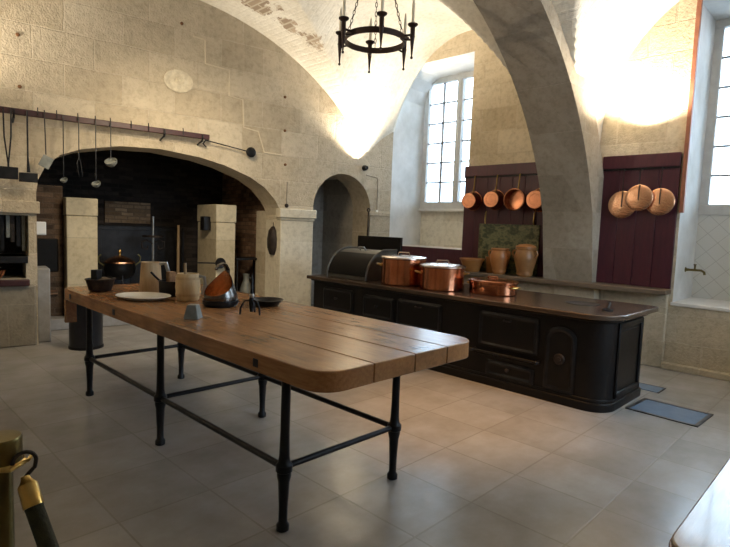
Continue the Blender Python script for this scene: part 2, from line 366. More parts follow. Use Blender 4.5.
# window backs: closing wall under each window, sloping sill
b = MB(); b.box(7.70, 7.9, 4.57, 6.13, 1.15, 1.88)
struct(b.build('trim_8', 'stone_pale', smooth=False))
struct(MB().box(7.62, 7.75, 4.57, 6.13, 1.835, 1.875).build('trim_18', 'sill', bevel=.005))
b = MB(); b.box(7.68, 7.9, .14, 1.71, .7, 1.83); struct(b.build('trim_9', 'tiles', smooth=False))
b = MB(); b.box(XW-.02, 7.7, .13, 1.715, .735, .775); struct(b.build('trim_10', 'sill', bevel=.006))
def window(nm, y0, y1, z0, z1, cols, meet, x=7.66):
    r = bpy.data.objects.new(nm, None); C.objects.link(r); r.location = (x, (y0+y1)/2, z0); struct(r)
    h = z1-z0; w = (y1-y0)/2; f = MB(); t = .10
    f.box(0, .09, -w, w, 0, t*1.3); f.box(0, .09, -w, w, h-t, h); f.box(0.002, .088, -w, -w+t, t*1.3, h-t); f.box(0.002, .088, w-t, w, t*1.3, h-t)
    m = meet-(y0+y1)/2; f.box(-.02, .085, m-.055, m+.055, t*1.3, h-t); f.box(-.035, -.02, m-.02, m+.02, t*1.3, h-t)
    f.build('window_frame', 'frame_white', r, .006)
    f = MB()
    for lo, hi in ((-w+t, m-.055), (m+.055, w-t)):
        f.box(.03, .055, (lo+hi)/2-.02, (lo+hi)/2+.02, t, h-t)
        for k in range(1, cols): z = t*1.3+(h-t*2.3)*k/cols; f.box(.03, .055, lo, hi, z-.013, z+.013)
    f.build('glazing_bars', 'bars', r)
    MB().box(.060, .064, -w+.02, w-.02, .02, h-.02).build('pane', 'glass', r, smooth=False)
window('window_1', 4.575, 6.13, 1.87, 4.16, 6, 5.36)
window('window_2', .145, 1.705, 1.81, 4.155, 6, .92)
# the two walls behind the viewer
o = slab('wall_front', [(XR-.3, 0), (8.0, 0), (8.0, HT), (XR-.3, HT)], [[(3.4, 1.2), (5.6, 1.2), (5.6, 3.6), (3.4, 3.6)]], .3,
         Matrix(((1, 0, 0, 0), (0, 0, -1, YN), (0, 1, 0, 0), (0, 0, 0, 1))), 'stone_rear'); struct(o)
struct(MB().box(XR-.3, XR, YN-.3, 8.2, 0, HT).build('wall_back', 'stone_rear', smooth=False))
rw = bpy.data.objects.new('fill_window', None); C.objects.link(rw); struct(rw); rw.location = (4.5, YN-.18, 1.2)  # unseen window, added to let in cool fill daylight
f = MB(); f.box(-1.1, 1.1, -.05, .05, 0, .09); f.box(-1.1, 1.1, -.05, .05, 2.32, 2.4); f.box(-1.1, -1.02, -.05, .05, 0, 2.4); f.box(1.02, 1.1, -.05, .05, 0, 2.4); f.box(-.05, .05, -.05, .05, 0, 2.4)
f.build('window_frame', 'frame_white', rw); MB().box(-1.08, 1.08, -.003, .003, .02, 2.38).build('pane', 'glass', rw, smooth=False)
# vaulted ceiling: a barrel cut by a lunette over each window bay
XC, ZC, RB = 3.1, .536, 3.85
def vz(x, y):
    d = abs(x-XC); z = ZC + math.sqrt(max(RB*RB-d*d, 0)); z = max(z, 2.36)
    if x > XC:
        for c, h, z0 in ((4.69, 1.53, 2.4), (.92, 1.73, 2.75)):
            q = (y-c)/h
            if abs(q) < 1: z = max(z, z0 + (4.47-z0)*math.sqrt(1-q*q))
    return z
def grid(x0, x1, nx, y0, y1, ny):
    vs = [(x0+(x1-x0)*i/nx, y0+(y1-y0)*j/ny) for i in range(nx+1) for j in range(ny+1)]
    return [(x, y, vz(x, y)) for x, y in vs], [(i*(ny+1)+j, i*(ny+1)+j+1, (i+1)*(ny+1)+j+1, (i+1)*(ny+1)+j) for i in range(nx) for j in range(ny)]
b = MB(); b._add(*grid(XR-.1, XW+.02, 200, YN-.1, 7.6, 260))
o = b.build('ceiling', 'vault'); struct(o)
sd = o.modifiers.new('thickness', 'SOLIDIFY'); sd.thickness = .12; sd.offset = 1
# transverse arch rib standing on its pier
Rr, zr = 3.66, .56
inn = [(6.72, 0), (6.70, .9), (6.56, 1.75)] + [(XC+Rr*math.cos(a), zr+Rr*math.sin(a)) for a in [math.radians(25+130*i/40) for i in range(41)]] + [(-.35, 1.75), (-.5, .9), (-.5, 0)]
outr = [(-1.0, 0), (-1.0, 1.75)] + [(XC+4.05*math.cos(a), zr+4.05*math.sin(a)) for a in [math.radians(155-130*i/40) for i in range(41)]] + [(7.2, 1.75), (7.2, 0)]
b = MB(); b.prism(inn + outr, 2.57, 3.21, lambda a, c, y: (a, y, c))
# fill with quads instead of one big n-gon
b = MB(); k = len(inn); oo = outr[::-1]
fi = [(a, 2.57, c) for a, c in inn] + [(a, 3.21, c) for a, c in inn]
def near(i): a, c = inn[i]; v = Vector((a-XC, 0, c-zr)); v = v*(1+.42/max(v.length, .1)) if c > 1.8 else Vector((a+(.5 if a > XC else -.5)-XC, 0, c-zr)); return (v.x+XC, v.z+zr)
ou = [near(i) for i in range(k)]
fo = [(a, 2.57, c) for a, c in ou] + [(a, 3.21, c) for a, c in ou]
fs = []
for i in range(k-1):
    fs += [(i, i+1, k+i+1, k+i), (i, i+1, 2*k+i+1, 2*k+i), (k+i, k+i+1, 3*k+i+1, 3*k+i)]
b._add(fi+fo, fs); o = b.build('trim_11', 'stone_arch'); struct(o)
# ledge along the window wall
b = MB(); b.prism([(XW+.01, 1.72), (XW+.01, 5.9), (6.5, 5.9), (6.5, 2.4), (6.62, 1.72)], .865, .92)
struct(b.build('trim_12', 'ledge', bevel=.008))
b = MB(); b.box(6.62, XW, 2.5, 5.9, 0, .865); b.box(6.78, XW, 1.74, 2.5, .0, .865); b.box(6.76, XW, -1.2, 1.74, 0, .07)
struct(b.build('trim_13', 'stone_window', bevel=.01))
# reddish strip up the edge of the second window
b = MB(); b.box(6.80, 6.852, 1.66, 1.705, 1.80, 4.4); struct(b.build('trim_14', 'conduit', bevel=.004))

# maroon boards on the wall
def panel(nm, label, y0, y1, z0, z1, nb, rail=True):
    r = thing(nm, label, 'wall board', (XW-.001, (y0+y1)/2, z0)); w = (y1-y0)/2; h = z1-z0; b = MB()
    for k in range(nb): b.box(-.028, -.002, -w+2*w*k/nb+.003, -w+2*w*(k+1)/nb-.003, 0, h)
    b.box(-.014, 0, -w, w, 0, h)
    b.build('planks', 'maroon', r, .003)
    if rail:
        MB().box(-.055, -.026, -w, w, h-.155, h).build('top_rail', 'maroon', r, .005)
        MB().box(-.045, -.026, -w, w, h-.175, h-.155).build('hook_rail', 'iron', r, .002)
    return r
panel('wall_panel', 'dark red planked board behind the hanging copper saucepans', 3.22, 4.61, .925, 2.467, 7)
panel('wall_panel', 'dark red planked board behind the three round copper lids', 1.73, 2.585, .925, 2.48, 4)
panel('wall_panel', 'low dark red board under the left window behind the pots', 4.612, 6.10, .925, 1.215, 1, False)

# ---------------------------------------------------------------- work table
T = thing('work_table', 'long thick oak work table on black iron legs', 'table', (2.02, 3.4, 0))
tx0, tx1, ty0, ty1, rc = 1.445, 2.63, 1.63, 5.12, .13
def yl(x):
    e = 0
    if x < tx0+rc: e = rc - math.sqrt(max(rc*rc-(tx0+rc-x)**2, 0))
    if x > tx1-rc: e = rc - math.sqrt(max(rc*rc-(x-tx1+rc)**2, 0))
    return ty0+e, ty1-e
cuts = [tx0, 1.76, 2.06, 2.33, tx1]
b = MB()
for a, c in zip(cuts, cuts[1:]):
    a2 = a + (.0025 if a > tx0 else 0); c2 = c - (.0025 if c < tx1 else 0); xs = [a2+(c2-a2)*i/14 for i in range(15)]
    if a == tx0: xs = [tx0+rc*(1-math.cos(PI/2*i/7)) for i in range(8)] + [tx0+rc+(c2-tx0-rc)*i/4 for i in range(1, 5)]
    if c == tx1: xs = [a2+(tx1-rc-a2)*i/4 for i in range(4)] + [tx1-rc+rc*math.sin(PI/2*i/7) for i in range(8)]
    pl = [(x-2.02, yl(x)[0]-3.4) for x in xs] + [(x-2.02, yl(x)[1]-3.4) for x in xs[::-1]]
    pl2 = [p for i, p in enumerate(pl) if (Vector(p)-Vector(pl[i-1])).length > 1e-4]
    b.prism(pl2, .785, .88)
b.build('tabletop', 'table_wood', T, .005)
for y in (2.12, 3.9, 4.85):
    MB().box(tx0-2.02-.003, tx0-2.02+.02, y-3.4-.02, y-3.4+.02, .81, .85).build('peg', 'iron_rust', T)
for y in (2.3, 3.2, 4.1):
    MB().box(1.52-2.02, 1.58-2.02, y-3.4-.05, y-3.4+.05, .768, .785).build('bracket', 'iron', T)
LEG = [(.026, 0), (.032, .005), (.032, .03), (.022, .045), (.0225, .12), (.029, .25), (.036, .28), (.036, .30), (.042, .305), (.042, .335), (.030, .35), (.026, .38), (.023, .50), (.023, .785)]
for lx in (1.54, 2.355):
    for ly in (2.0, 3.355, 4.69):
        MB().lathe(LEG, 16, (lx-2.02, ly-3.4, 0)).build('leg', 'iron', T)
for lx in (1.54, 2.355):
    MB().tube([(lx-2.02, 2.0-3.4, .32), (lx-2.02, 4.69-3.4, .32)], .017, 10).build('stretcher', 'iron', T)
for ly in (2.0, 3.355, 4.69):
    MB().tube([(1.54-2.02, ly-3.4, .322), (2.355-2.02, ly-3.4, .322)], .016, 10).build('stretcher', 'iron', T)
MB().box(1.47-2.02, 1.56-2.02, 5.06-3.4, 5.10-3.4, .57, .79).build('end_block', 'table_wood', T, .004)

# things on the table
TZ = .8805
t = thing('serving_tub', 'small dark oval iron tub of dried leaves at the left end of the oak table', 'tub', (1.64, 4.72, TZ), .5)
MB().lathe([(.085, 0), (.10, .01), (.125, .095), (.132, .10), (.132, .107), (.118, .107), (.10, .03), (0, .03)], 24, sy=.8).build('tub_body', 'iron_rust', t)
MB().lathe([(.112, .08), (.10, .10), (.05, .115), (0, .118)], 16, sy=.78).build('leaves', 'food', t)
MB().box(-.085, -.025, -.04, .02, .09, .185).build('square_box', 'iron', t, .004)
t = thing('wooden_jug', 'tall pale wooden tankard with metal handle near the white plate', 'jug', (1.95, 4.44, TZ), 0)
MB().lathe([(.090, 0), (.094, .01), (.086, .13), (.078, .245), (.082, .26), (.070, .26), (.072, .2), (.08, .03), (0, .02)], 24).build('jug_body', 'oak_pale', t)
MB().tube([(.05, -.06, .25), (.085, -.10, .255), (.10, -.12, .18), (.095, -.115, .08), (.06, -.07, .03)], .012, 8, sq=1.4).build('handle', 'steel', t)
t = thing('oval_plate', 'white oval plate lying on the oak table', 'plate', (1.735, 4.08, TZ), .45)
MB().lathe([(.12, 0), (.13, .002), (.20, .028), (.206, .030), (.204, .034), (.14, .012), (0, .010)], 40, sx=.85, sy=1.06).build('plate_body', 'china', t)
t = thing('saucepan', 'dark iron saucepan between the wooden tankard and the barrel jug', 'saucepan', (2.00, 4.17, TZ), 0)
MB().lathe([(.085, 0), (.092, .008), (.095, .12), (.099, .125), (.092, .125), (.088, .02), (0, .018)], 24).build('pan_body', 'iron', t)
MB().tube([(-.05, .075, .11), (-.085, .10, .15), (-.115, .12, .19)], .009, 8).build('handle', 'iron', t)
b = MB(); b.box(-.03, .03, -.03, .03, .03, .20); b.tube([(-.05, -.02, .05), (.05, .03, .17)], .02, 8); b.build('wooden_press', 'bread', t, .006)
t = thing('barrel_jug', 'pale stubby staved barrel jug with a stick and metal handle on the oak table', 'jug', (2.0, 3.88, TZ), 0)
MB().lathe([(.078, 0), (.085, .006), (.095, .10), (.088, .19), (.083, .21), (.076, .21), (.08, .1), (.07, .02), (0, .02)], 24).build('jug_body', 'oak_light', t)
MB().lathe([(.091, .035), (.093, .035), (.0945, .055), (.0925, .055)], 24, closed=True).build('hoop', 'oak_pale', t); b = MB(); b.lathe([(.092, .165), (.0945, .165), (.0925, .185), (.09, .185)], 24, closed=True); b.build('hoop', 'oak_pale', t)
MB().tube([(.06, -.065, .19), (.085, -.095, .185), (.09, -.10, .12), (.075, -.08, .05)], .010, 8, sq=1.5).build('handle', 'steel', t)
MB().tube([(-.02, .0, .03), (-.02, .01, .29)], .011, 8).build('stick', 'tool_wood', t)
# scuttle: open-mouthed metal hod, copper lined, with a tall curling handle
t = thing('metal_scuttle', 'dark polished metal scuttle with orange gleam painted on its lining and tall curled handle', 'scuttle', (2.06, 3.49, TZ), math.radians(205))
def scuttle(off, lo=0):
    vs = []; n = 32
    for k in range(11):
        f = k/10
        for j in range(n):
            q = 2*PI*j/n; back = .5-.5*math.cos(q)          # 0 at the mouth (+x), 1 at the back
            top = .085 + .175*back**1.2
            z = lo + f*(top-lo); r = .112 + .018*math.sin(min(z/.08, 1)*PI*.5) - .55*max(z-.07, 0)*(.35+.4*back) + off
            vs.append((r*math.cos(q), r*math.sin(q)*.95, z))
    return vs, [(i*n+j, i*n+(j+1) % n, (i+1)*n+(j+1) % n, (i+1)*n+j) for i in range(10) for j in range(n)] + [tuple(range(n))]
b = MB(); b._add(*scuttle(0)); b.build('scuttle_body', 'gunmetal', t)
b = MB(); b._add(*scuttle(-.006, .01)); b.build('copper_lining', 'copper_glow', t)
MB().lathe([(.10, 0), (.118, .0), (.134, .02), (.134, .045), (.128, .045), (.112, .01)], 32, sy=.95, closed=True).build('base_band', 'iron', t)
MB().tube([(-.072, .0, .22), (-.080, 0, .265), (-.055, 0, .30), (-.01, 0, .312), (.04, 0, .30), (.065, 0, .275)], [.016, .014, .012, .012, .011, .008], 8, sq=1.5).build('handle', 'gunmetal', t)
b = MB(); b.prism([(-.035, -.035), (.035, -.035), (.035, .035), (-.035, .035)], 0, .001); b = MB()
b._add([(-.048, -.048, 0), (.048, -.048, 0), (.048, .048, 0), (-.048, .048, 0), (-.03, -.03, .09), (.03, -.03, .09), (.03, .03, .09), (-.03, .03, .09)], [(3, 2, 1, 0), (4, 5, 6, 7), (0, 1, 5, 4), (1, 2, 6, 5), (2, 3, 7, 6), (3, 0, 4, 7)])
o = b.build('lead_weight', 'lead', bevel=.004); put(tag(o, 'grey truncated-pyramid metal weight on the near edge of the oak table', 'weight'), (1.645, 3.12, TZ), .75)
t = thing('iron_tripod', 'small black iron tripod with upright spike on the oak table', 'tripod', (2.03, 3.04, TZ), .4)
for k in range(3):
    a = k*2*PI/3+.3; d = Vector((math.cos(a), math.sin(a), 0))
    MB().tube([d*.018+Vector((0, 0, .10)), d*.05+Vector((0, 0, .095)), d*.075+Vector((0, 0, .05)), d*.078+Vector((0, 0, .005))], .0065, 8).build('leg', 'iron', t)
MB().lathe([(.012, .02), (.016, .05), (.022, .10), (.014, .115), (.011, .13), (.009, .24), (.001, .28)], 12).build('spike', 'iron', t)
MB().ball((0, 0, .13), .018).build('knob', 'steel', t)
t = thing('shallow_pan', 'black shallow iron pan at the far edge of the oak table', 'pan', (2.36, 3.33, TZ), 0)
MB().lathe([(.075, 0), (.085, .004), (.125, .045), (.128, .047), (.122, .049), (.08, .012), (0, .010)], 28).build('pan_body', 'iron', t)
MB().tube([(0, .11, .04), (.0, .18, .045), (0, .235, .05)], .009, 8, sq=.6).build('handle', 'iron', t)
t = thing('bin', 'black cylindrical bin standing on the floor behind the oak table', 'bin', (2.10, 6.50, 0))
MB().lathe([(.165, 0), (.175, .006), (.175, .55), (.18, .555), (.18, .575), (.17, .58), (.165, .555), (0, .55)], 32).build('bin_body', 'bin', t)
MB().lathe([(.18, .0), (.184, .004), (.184, .03), (.178, .034)], 32, closed=True).build('base_ring', 'black', t)

# ---------------------------------------------------------------- cast iron range
R = thing('kitchen_range', 'long black cast iron kitchen range with rounded steel top', 'range', (4.56, 3.5, 0))
rx = lambda x: x-4.56
ry = lambda y: y-3.5
def rng(x0, x1, y0, y1, rr, ex=0):        # plan outline rounded at the right-hand front corner
    a = arc(x0+rr, y0+rr, rr, PI, 1.5*PI, 8)
    return [(rx(p), ry(q)) for p, q in [(x0, y1)] + a + arc(x1-.08, y0+.08, .08, -PI/2, 0, 4) + [(x1, y1)]]
MB().prism(rng(4.56, 5.46, 1.57, 5.38, .19), .09, .785).build('range_body', 'range', R, .006)
b = MB(); b.prism(rng(4.53, 5.48, 1.545, 5.40, .21), 0, .075); b.prism(rng(4.545, 5.47, 1.56, 5.39, .2), .07, .105); b.build('plinth', 'range', R, .006)
b = MB(); b.prism(rng(4.53, 5.50, 1.54, 5.41, .21), .775, .80); b.build('cornice', 'range', R, .006)
MB().prism(rng(4.47, 5.66, 1.50, 5.43, .27), .80, .845).build('hob_top', 'range_top', R, .008)
def frame_ring(b, x, y0, y1, z0, z1, w, d):
    b.box(rx(x)-d, rx(x)+.002, ry(y0), ry(y1), z1-w, z1); b.box(rx(x)-d, rx(x)+.002, ry(y0), ry(y1), z0, z0+w)
    b.box(rx(x)-d, rx(x)+.002, ry(y0), ry(y0)+w, z0, z1); b.box(rx(x)-d, rx(x)+.002, ry(y1)-w, ry(y1), z0, z1)
def door(y0, y1, z0, z1, arch=0, handle='knob'):
    nm = 'oven_door' ; yc = (y0+y1)/2
    if arch: pl = [(y0, z0), (y1, z0), (y1, z1-arch)] + [(yc+(y1-yc)*math.cos(PI*i/10), z1-arch+arch*math.sin(PI*i/10)) for i in range(1, 10)] + [(y0, z1-arch)]
    else: pl = rrect(y0, y1, z0, z1, .03, 4)
    d = MB().prism([(ry(a), c) for a, c in pl], -.014, .004, lambda a, c, e: (e, a, c)).build(nm, 'range', R, .005)
    k = (1-.045/(y1-y0)*2); kz = 1-.045/(z1-z0)*2; zc = (z0+z1)/2
    outer_ = [(ry(a), c) for a, c in pl]; inner_ = [(ry(yc+(a-yc)*k), zc+(c-zc)*kz) for a, c in pl]
    m = MB(); n = len(pl); vs = [(-.013, a, c) for a, c in outer_] + [(-.024, a*.5+a2*.5, c*.5+c2*.5) for (a, c), (a2, c2) in zip(outer_, inner_)] + [(-.013, a, c) for a, c in inner_]
    m._add(vs, [(r*n+i, r*n+(i+1) % n, (r+1)*n+(i+1) % n, (r+1)*n+i) for r in (0, 1) for i in range(n)]); m.build('moulding', 'hood' if False else 'iron', d)
    h = MB()
    if handle == 'knob': h.tube([(-.01, ry(yc), zc+.02), (-.05, ry(yc), zc+.02)], .008, 8); h.ball((-.055, ry(yc), zc+.02), .018)
    elif handle == 'top': h.tube([(-.012, ry(yc)-.04, z1-.06), (-.045, ry(yc)-.03, z1-.062), (-.045, ry(yc)+.03, z1-.062), (-.012, ry(yc)+.04, z1-.06)], .008, 8)
    elif handle == 'boss': h.lathe([(.0, -.03), (.02, -.03), (.022, -.018), (.045, -.018), (.05, -.01), (.05, .0)], 20, (-.012, ry(yc), z0+.29), mat4=Matrix.Rotation(PI/2, 4, 'Y'))
    h.build('handle', 'iron_rust', d)
    return d
door(4.62, 5.17, .43, .72); door(3.95, 4.44, .43, .70); door(3.28, 3.90, .40, .715, handle='top')
door(2.19, 2.82, .38, .725, handle='top'); door(2.21, 2.72, .10, .255); door(1.84, 2.12, .11, .69, .10, 'boss')
door(3.28, 3.90, .12, .33, handle='top'); door(3.95, 4.44, .12, .36); door(4.62, 5.17, .12, .36)
b = MB(); b.tube([(-.06, ry(2.14), .335), (-.06, ry(2.88), .335)], .012, 10)
for y in (2.17, 2.85): b.tube([(0, ry(y), .335), (-.07, ry(y), .335)], .014, 8); b.ball((-.07, ry(y), .335), .02)
b.build('towel_rail', 'iron', R)
MB().box(-.05, .003, ry(2.2), ry(2.82), .30, .315).build('drop_shelf', 'range', R, .003)
b = MB(); y = ry(1.57)
x0, x1, z0, z1, w = rx(4.74), rx(5.36), .10, .765, .05
b.box(x0, x1, y-.022, y+.002, z1-w, z1); b.box(x0, x1, y-.022, y+.002, z0, z0+w); b.box(x0, x0+w, y-.022, y+.002, z0, z1); b.box(x1-w, x1, y-.022, y+.002, z0, z1)
b.build('end_moulding', 'range', R, .01)
MB().box(x0+.08, x1-.08, y-.006, y+.002, z0+.08, z1-.08).build('end_panel', 'range', R, .004)
b = MB(); b.lathe([(.0, .0), (.16, .0), (.16, .004), (.148, .005), (.144, .002), (0, .002)], 32, (rx(5.15), ry(2.05), .845)); b.build('hob_plate', 'iron_rust', R)
# lifter lying on the hob
HZ = .8455
t = thing('plate_lifter', 'dark iron plate lifter lying on the right end of the range top', 'lifter', (5.15, 1.80, HZ), .3)
MB().tube([(-.28, 0, .012), (-.1, .0, .02), (.2, 0, .012), (.26, .02, .012)], [.008, .009, .009, .006], 8).build('shaft', 'iron', t)
MB().lathe([(.03, .003), (.045, .003), (.045, .014), (.03, .014)], 18, (-.31, 0, 0), closed=True).build('ring', 'iron', t)
# roasting hood, splash plate
t = thing('roasting_hood', 'dark iron roll-top hood with a small handle on the left of the range', 'hood', (4.62, 4.83, HZ))
HH = .365
prof = [(0, 0)] + [(.36-.36*math.cos(PI/2*i/10), HH*math.sin(PI/2*i/10)) for i in range(1, 11)] + [(.55, HH), (.55, 0)]
MB().prism(prof, -.36, .36, lambda a, c, y: (a, y, c)).build('hood_shell', 'hood', t, .006)
q = [(.36-.37*math.cos(PI/2*i/10), (HH+.01)*math.sin(PI/2*i/10)) for i in range(11)] + [(.55, HH+.01)]
for y in (-.352, .352): MB().tube([(a, y, c+.004) for a, c in q], .014, 6).build('rim', 'hood', t)
MB().tube([(.30, -.05, HH-.01), (.26, -.045, HH+.035), (.26, .045, HH+.035), (.30, .05, HH-.01)], .010, 8).build('handle', 'steel', t)
MB().prism([(p*.98-.004 if i == 0 else p, c) for i, (p, c) in enumerate([(.05, .03)] + [(.36-.372*math.cos(PI/2*i/10), (HH+.005)*math.sin(PI/2*i/10)) for i in range(1, 8)] + [(.3, .03)])], -.33, .33, lambda a, c, y: (a-.006, y, c)).build('front_shade', 'black', t, .003)  # shade on the hood's curved front, put in as a black sheet
t = thing('splash_plate', 'upright black iron plate standing behind the roasting hood', 'plate', (5.32, 4.93, HZ))
MB().box(-.02, .02, -.40, .40, 0, .54).build('sheet', 'range', t, .005)
MB().box(-.09, .09, -.38, .38, 0, .05).build('foot', 'range', t, .005)
b = MB().lathe([(.0, 0), (.045, 0), (.05, .02), (.03, .06), (.012, .09), (.014, .11), (.006, .13), (0, .132)], 16)
put(tag(b.build('iron_bell', 'iron'), 'small black bell-shaped iron piece at the left end of the range top', 'ornament'), (4.82, 5.34, HZ))
# copper pots on the range
def stockpot(label, loc, r, h, sx=1., sy=1., lid=True, rz=0., mat='copper', low=False, lm='tin'):
    t = thing('copper_pot', label, 'pot', loc, rz, None)
    MB().lathe([(r*.96, 0), (r, .012), (r, h-.006), (r+.008, h), (r+.006, h+.004), (r-.006, h), (r-.008, .03), (0, .02)], 48, sx=sx, sy=sy).build('pot_body', mat, t)
    if lid:
        l = MB().lathe([(r+.004, h+.002), (r+.012, h+.005), (r+.012, h+.022), (r+.004, h+.026), (r*.86, h+.034), (r*.5, h+.042), (0, h+.046)], 48, sx=sx, sy=sy).build('lid', lm, t)
        MB().tube([(0, -.07, h+.042), (0, -.06, h+(.06 if low else .075)), (0, .06, h+(.06 if low else .075)), (0, .07, h+.042)], .007 if low else .009, 8).build('lid_handle', lm, l)
    for s in (-1, 1):
        yy = s*r*sy
        MB().tube([(-.055, yy-s*.006, h*.72), (-.06, yy+s*.035, h*.76), (-.03, yy+s*.055, h*.78), (.03, yy+s*.055, h*.78), (.06, yy+s*.035, h*.76), (.055, yy-s*.006, h*.72)], .008, 8).build('handle', 'brass', t)
    return t
stockpot('largest lidded copper stockpot, beside the roasting hood', (4.83, 4.07, HZ), .262, .30, rz=.6)
stockpot('middle lidded copper pot between the tall stockpot and the low oval pan', (4.83, 3.50, HZ), .245, .245, rz=.7)
t = stockpot('low oval copper fish pan nearest the bare end of the range', (5.02, 2.97, HZ), .25, .12, .86, 1.10, True, -.15, low=True, lm='copper')

# ---------------------------------------------------------------- ledge above the range
LZ = .9205
t = thing('ochre_bowl', 'wide ochre glazed bowl on the ledge left of the jars', 'bowl', (6.60, 4.27, LZ))
MB().lathe([(.10, 0), (.11, .006), (.165, .165), (.178, .172), (.18, .19), (.165, .193), (.10, .02), (0, .018)], 36).build('bowl_body', 'bowl_ochre', t)
t = thing('ochre_bowl', 'small brown bowl half hidden between the ochre bowl and the first jar', 'bowl', (6.71, 4.03, LZ))
MB().lathe([(.045, 0), (.05, .006), (.07, .2), (.074, .215), (.074, .228), (.066, .228), (.045, .02), (0, .018)], 32).build('bowl_body', 'terracotta_dark', t)
def jar(label, loc, s, mat):
    t = thing('storage_jar', label, 'jar', loc, 0, None)
    MB().lathe([(.080*s, 0), (.086*s, .006), (.108*s, .10*s), (.136*s, .21*s), (.138*s, .265*s), (.122*s, .32*s), (.115*s, .337*s), (.128*s, .35*s), (.128*s, .368*s), (.105*s, .37*s), (.10*s, .33*s), (.1*s, .03), (0, .02)], 32).build('jar_body', mat, t)
    for q in (-1, 1):
        MB().tube([(-.02, q*.128*s, .33*s), (-.02, q*.162*s, .325*s), (-.02, q*.172*s, .29*s), (-.02, q*.155*s, .25*s), (-.02, q*.138*s, .235*s)], .012, 8).build('handle', mat, t)
    return t
jar('smaller orange glazed jar on the ledge in front of the painting', (6.635, 3.84, LZ), .98, 'terracotta')
t = jar('larger lidded brown jar on the ledge at the right of the painting', (6.63, 3.45, LZ), 1.06, 'terracotta_dark')
MB().lathe([(.130, .394), (.136, .397), (.133, .41), (.09, .43), (.03, .44), (0, .442)], 28).build('lid', 'terracotta', t)
t = thing('landscape_painting', 'dark green landscape painting leaning on the red board behind the jars', 'painting', (6.806, 3.83, LZ))
o = MB().box(-.012, .012, -.47, .47, 0, .70).build('canvas', 'painting', t, .003)
for y in (-.38, .38):
    MB().tube([(.0, y, .70), (-.01, y, .76), (0, y, .86), (.012, y, .88)], [.012, .016, .013, .006], 8, sq=.7).build('hanging_strap', 'brass', t)
# saucepans and lids hung on the boards
RX = Matrix.Rotation(-PI/2, 4, 'Y')
def saucepan(label, y, z, r, ztop, rz, empty=False):
    t = thing('hanging_saucepan', label, 'saucepan', (6.765, y, z), 0, 'copper saucepans hung in a row on the red board')
    mt = Matrix.Rotation(rz, 4, 'Z') @ RX
    pr = [(0, .168), (r*.5, .168), (r*.52, .172), (r*.78, .172), (r*.82, .165), (r*.84, .15), (r, .02), (r+.008, .014), (r+.008, 0), (r-.008, 0), (r*.82, .14), (0, .155)] if not empty else [(0, .0), (r*.85, .0), (r*.88, .01), (r*.96, .128), (r+.004, .136), (r-.012, .140), (r*.82, .02), (0, .012)]
    MB().lathe(pr, 36, (-.005, 0, 0), mat4=mt).build('pan_body', 'copper_dark' , t)
    MB().tube([(-.03, 0, r-.005), (-.018, -.004, r+.05), (-.012, -.008, ztop-z-.03), (-.008, -.008, ztop-z)], [.015, .012, .010, .012], 8, sq=.6).build('handle', 'brass', t)
    MB().tube([(.03, -.008, ztop-z-.01), (-.01, -.008, ztop-z-.015), (-.022, -.008, ztop-z+.006)], .005, 6).build('hook', 'iron', t)
    return t
saucepan('copper saucepan hung nearest the left window, first of the row', 4.40, 1.945, .135, 2.32, .12)
saucepan('second copper saucepan from the window, base towards the room', 4.03, 1.96, .138, 2.32, .12)
saucepan('third copper saucepan from the window, dark hollow facing the room', 3.68, 1.955, .150, 2.32, .06, True)
saucepan('fourth copper saucepan, half hidden behind the arch pier', 3.36, 1.95, .150, 2.32, .06)
def lid(label, y, z, r, ztop, x):
    t = thing('pot_cover', label, 'lid', (x, y, z), 0, 'round copper lids hung on the red board')
    MB().lathe([(0, .020), (r*.3, .018), (r*.75, .010), (r*.97, .003), (r, 0), (r*.97, -.003), (0, .010)], 44, mat4=RX).build('disc', 'copper_bright', t)
    MB().tube([(-.022, 0, -.03), (-.026, 0, .03), (-.02, 0, r), (-.012, 0, ztop-z)], [.010, .010, .009, .008], 8, sq=.5).build('handle', 'iron_rust', t)
    MB().tube([(6.80-x, 0, ztop-z-.01), (-.012, 0, ztop-z-.014), (-.02, 0, ztop-z+.004)], .005, 6).build('hook', 'iron', t)
    return t
lid('leftmost round copper lid on the dark red board', 2.305, 1.89, .162, 2.31, 6.755)
lid('middle round copper lid, hung highest and overlapping its neighbours', 2.11, 1.965, .152, 2.31, 6.715)
lid('rightmost round copper lid, beside the reddish strip and second window', 1.893, 1.92, .155, 2.31, 6.755)
t = thing('wall_tap', 'brass tap on the white reveal beside the sink', 'tap', (7.28, 1.70, 1.14))
MB().lathe([(.03, 0), (.03, .008), (.018, .014), (.014, .05), (.014, .10), (0, .102)], 14, mat4=Matrix.Rotation(PI/2, 4, 'X')).build('flange', 'brass_dull', t)
MB().tube([(0, -.08, 0), (0, -.17, .0), (0, -.20, -.02), (0, -.205, -.05)], .014, 10).build('spout', 'brass_dull', t)
b = MB(); b.tube([(0, -.10, 0), (0, -.10, .06)], .010, 8); b.tube([(-.04, -.10, .065), (.04, -.10, .065)], .008, 8); b.build('handle', 'brass_dull', t)

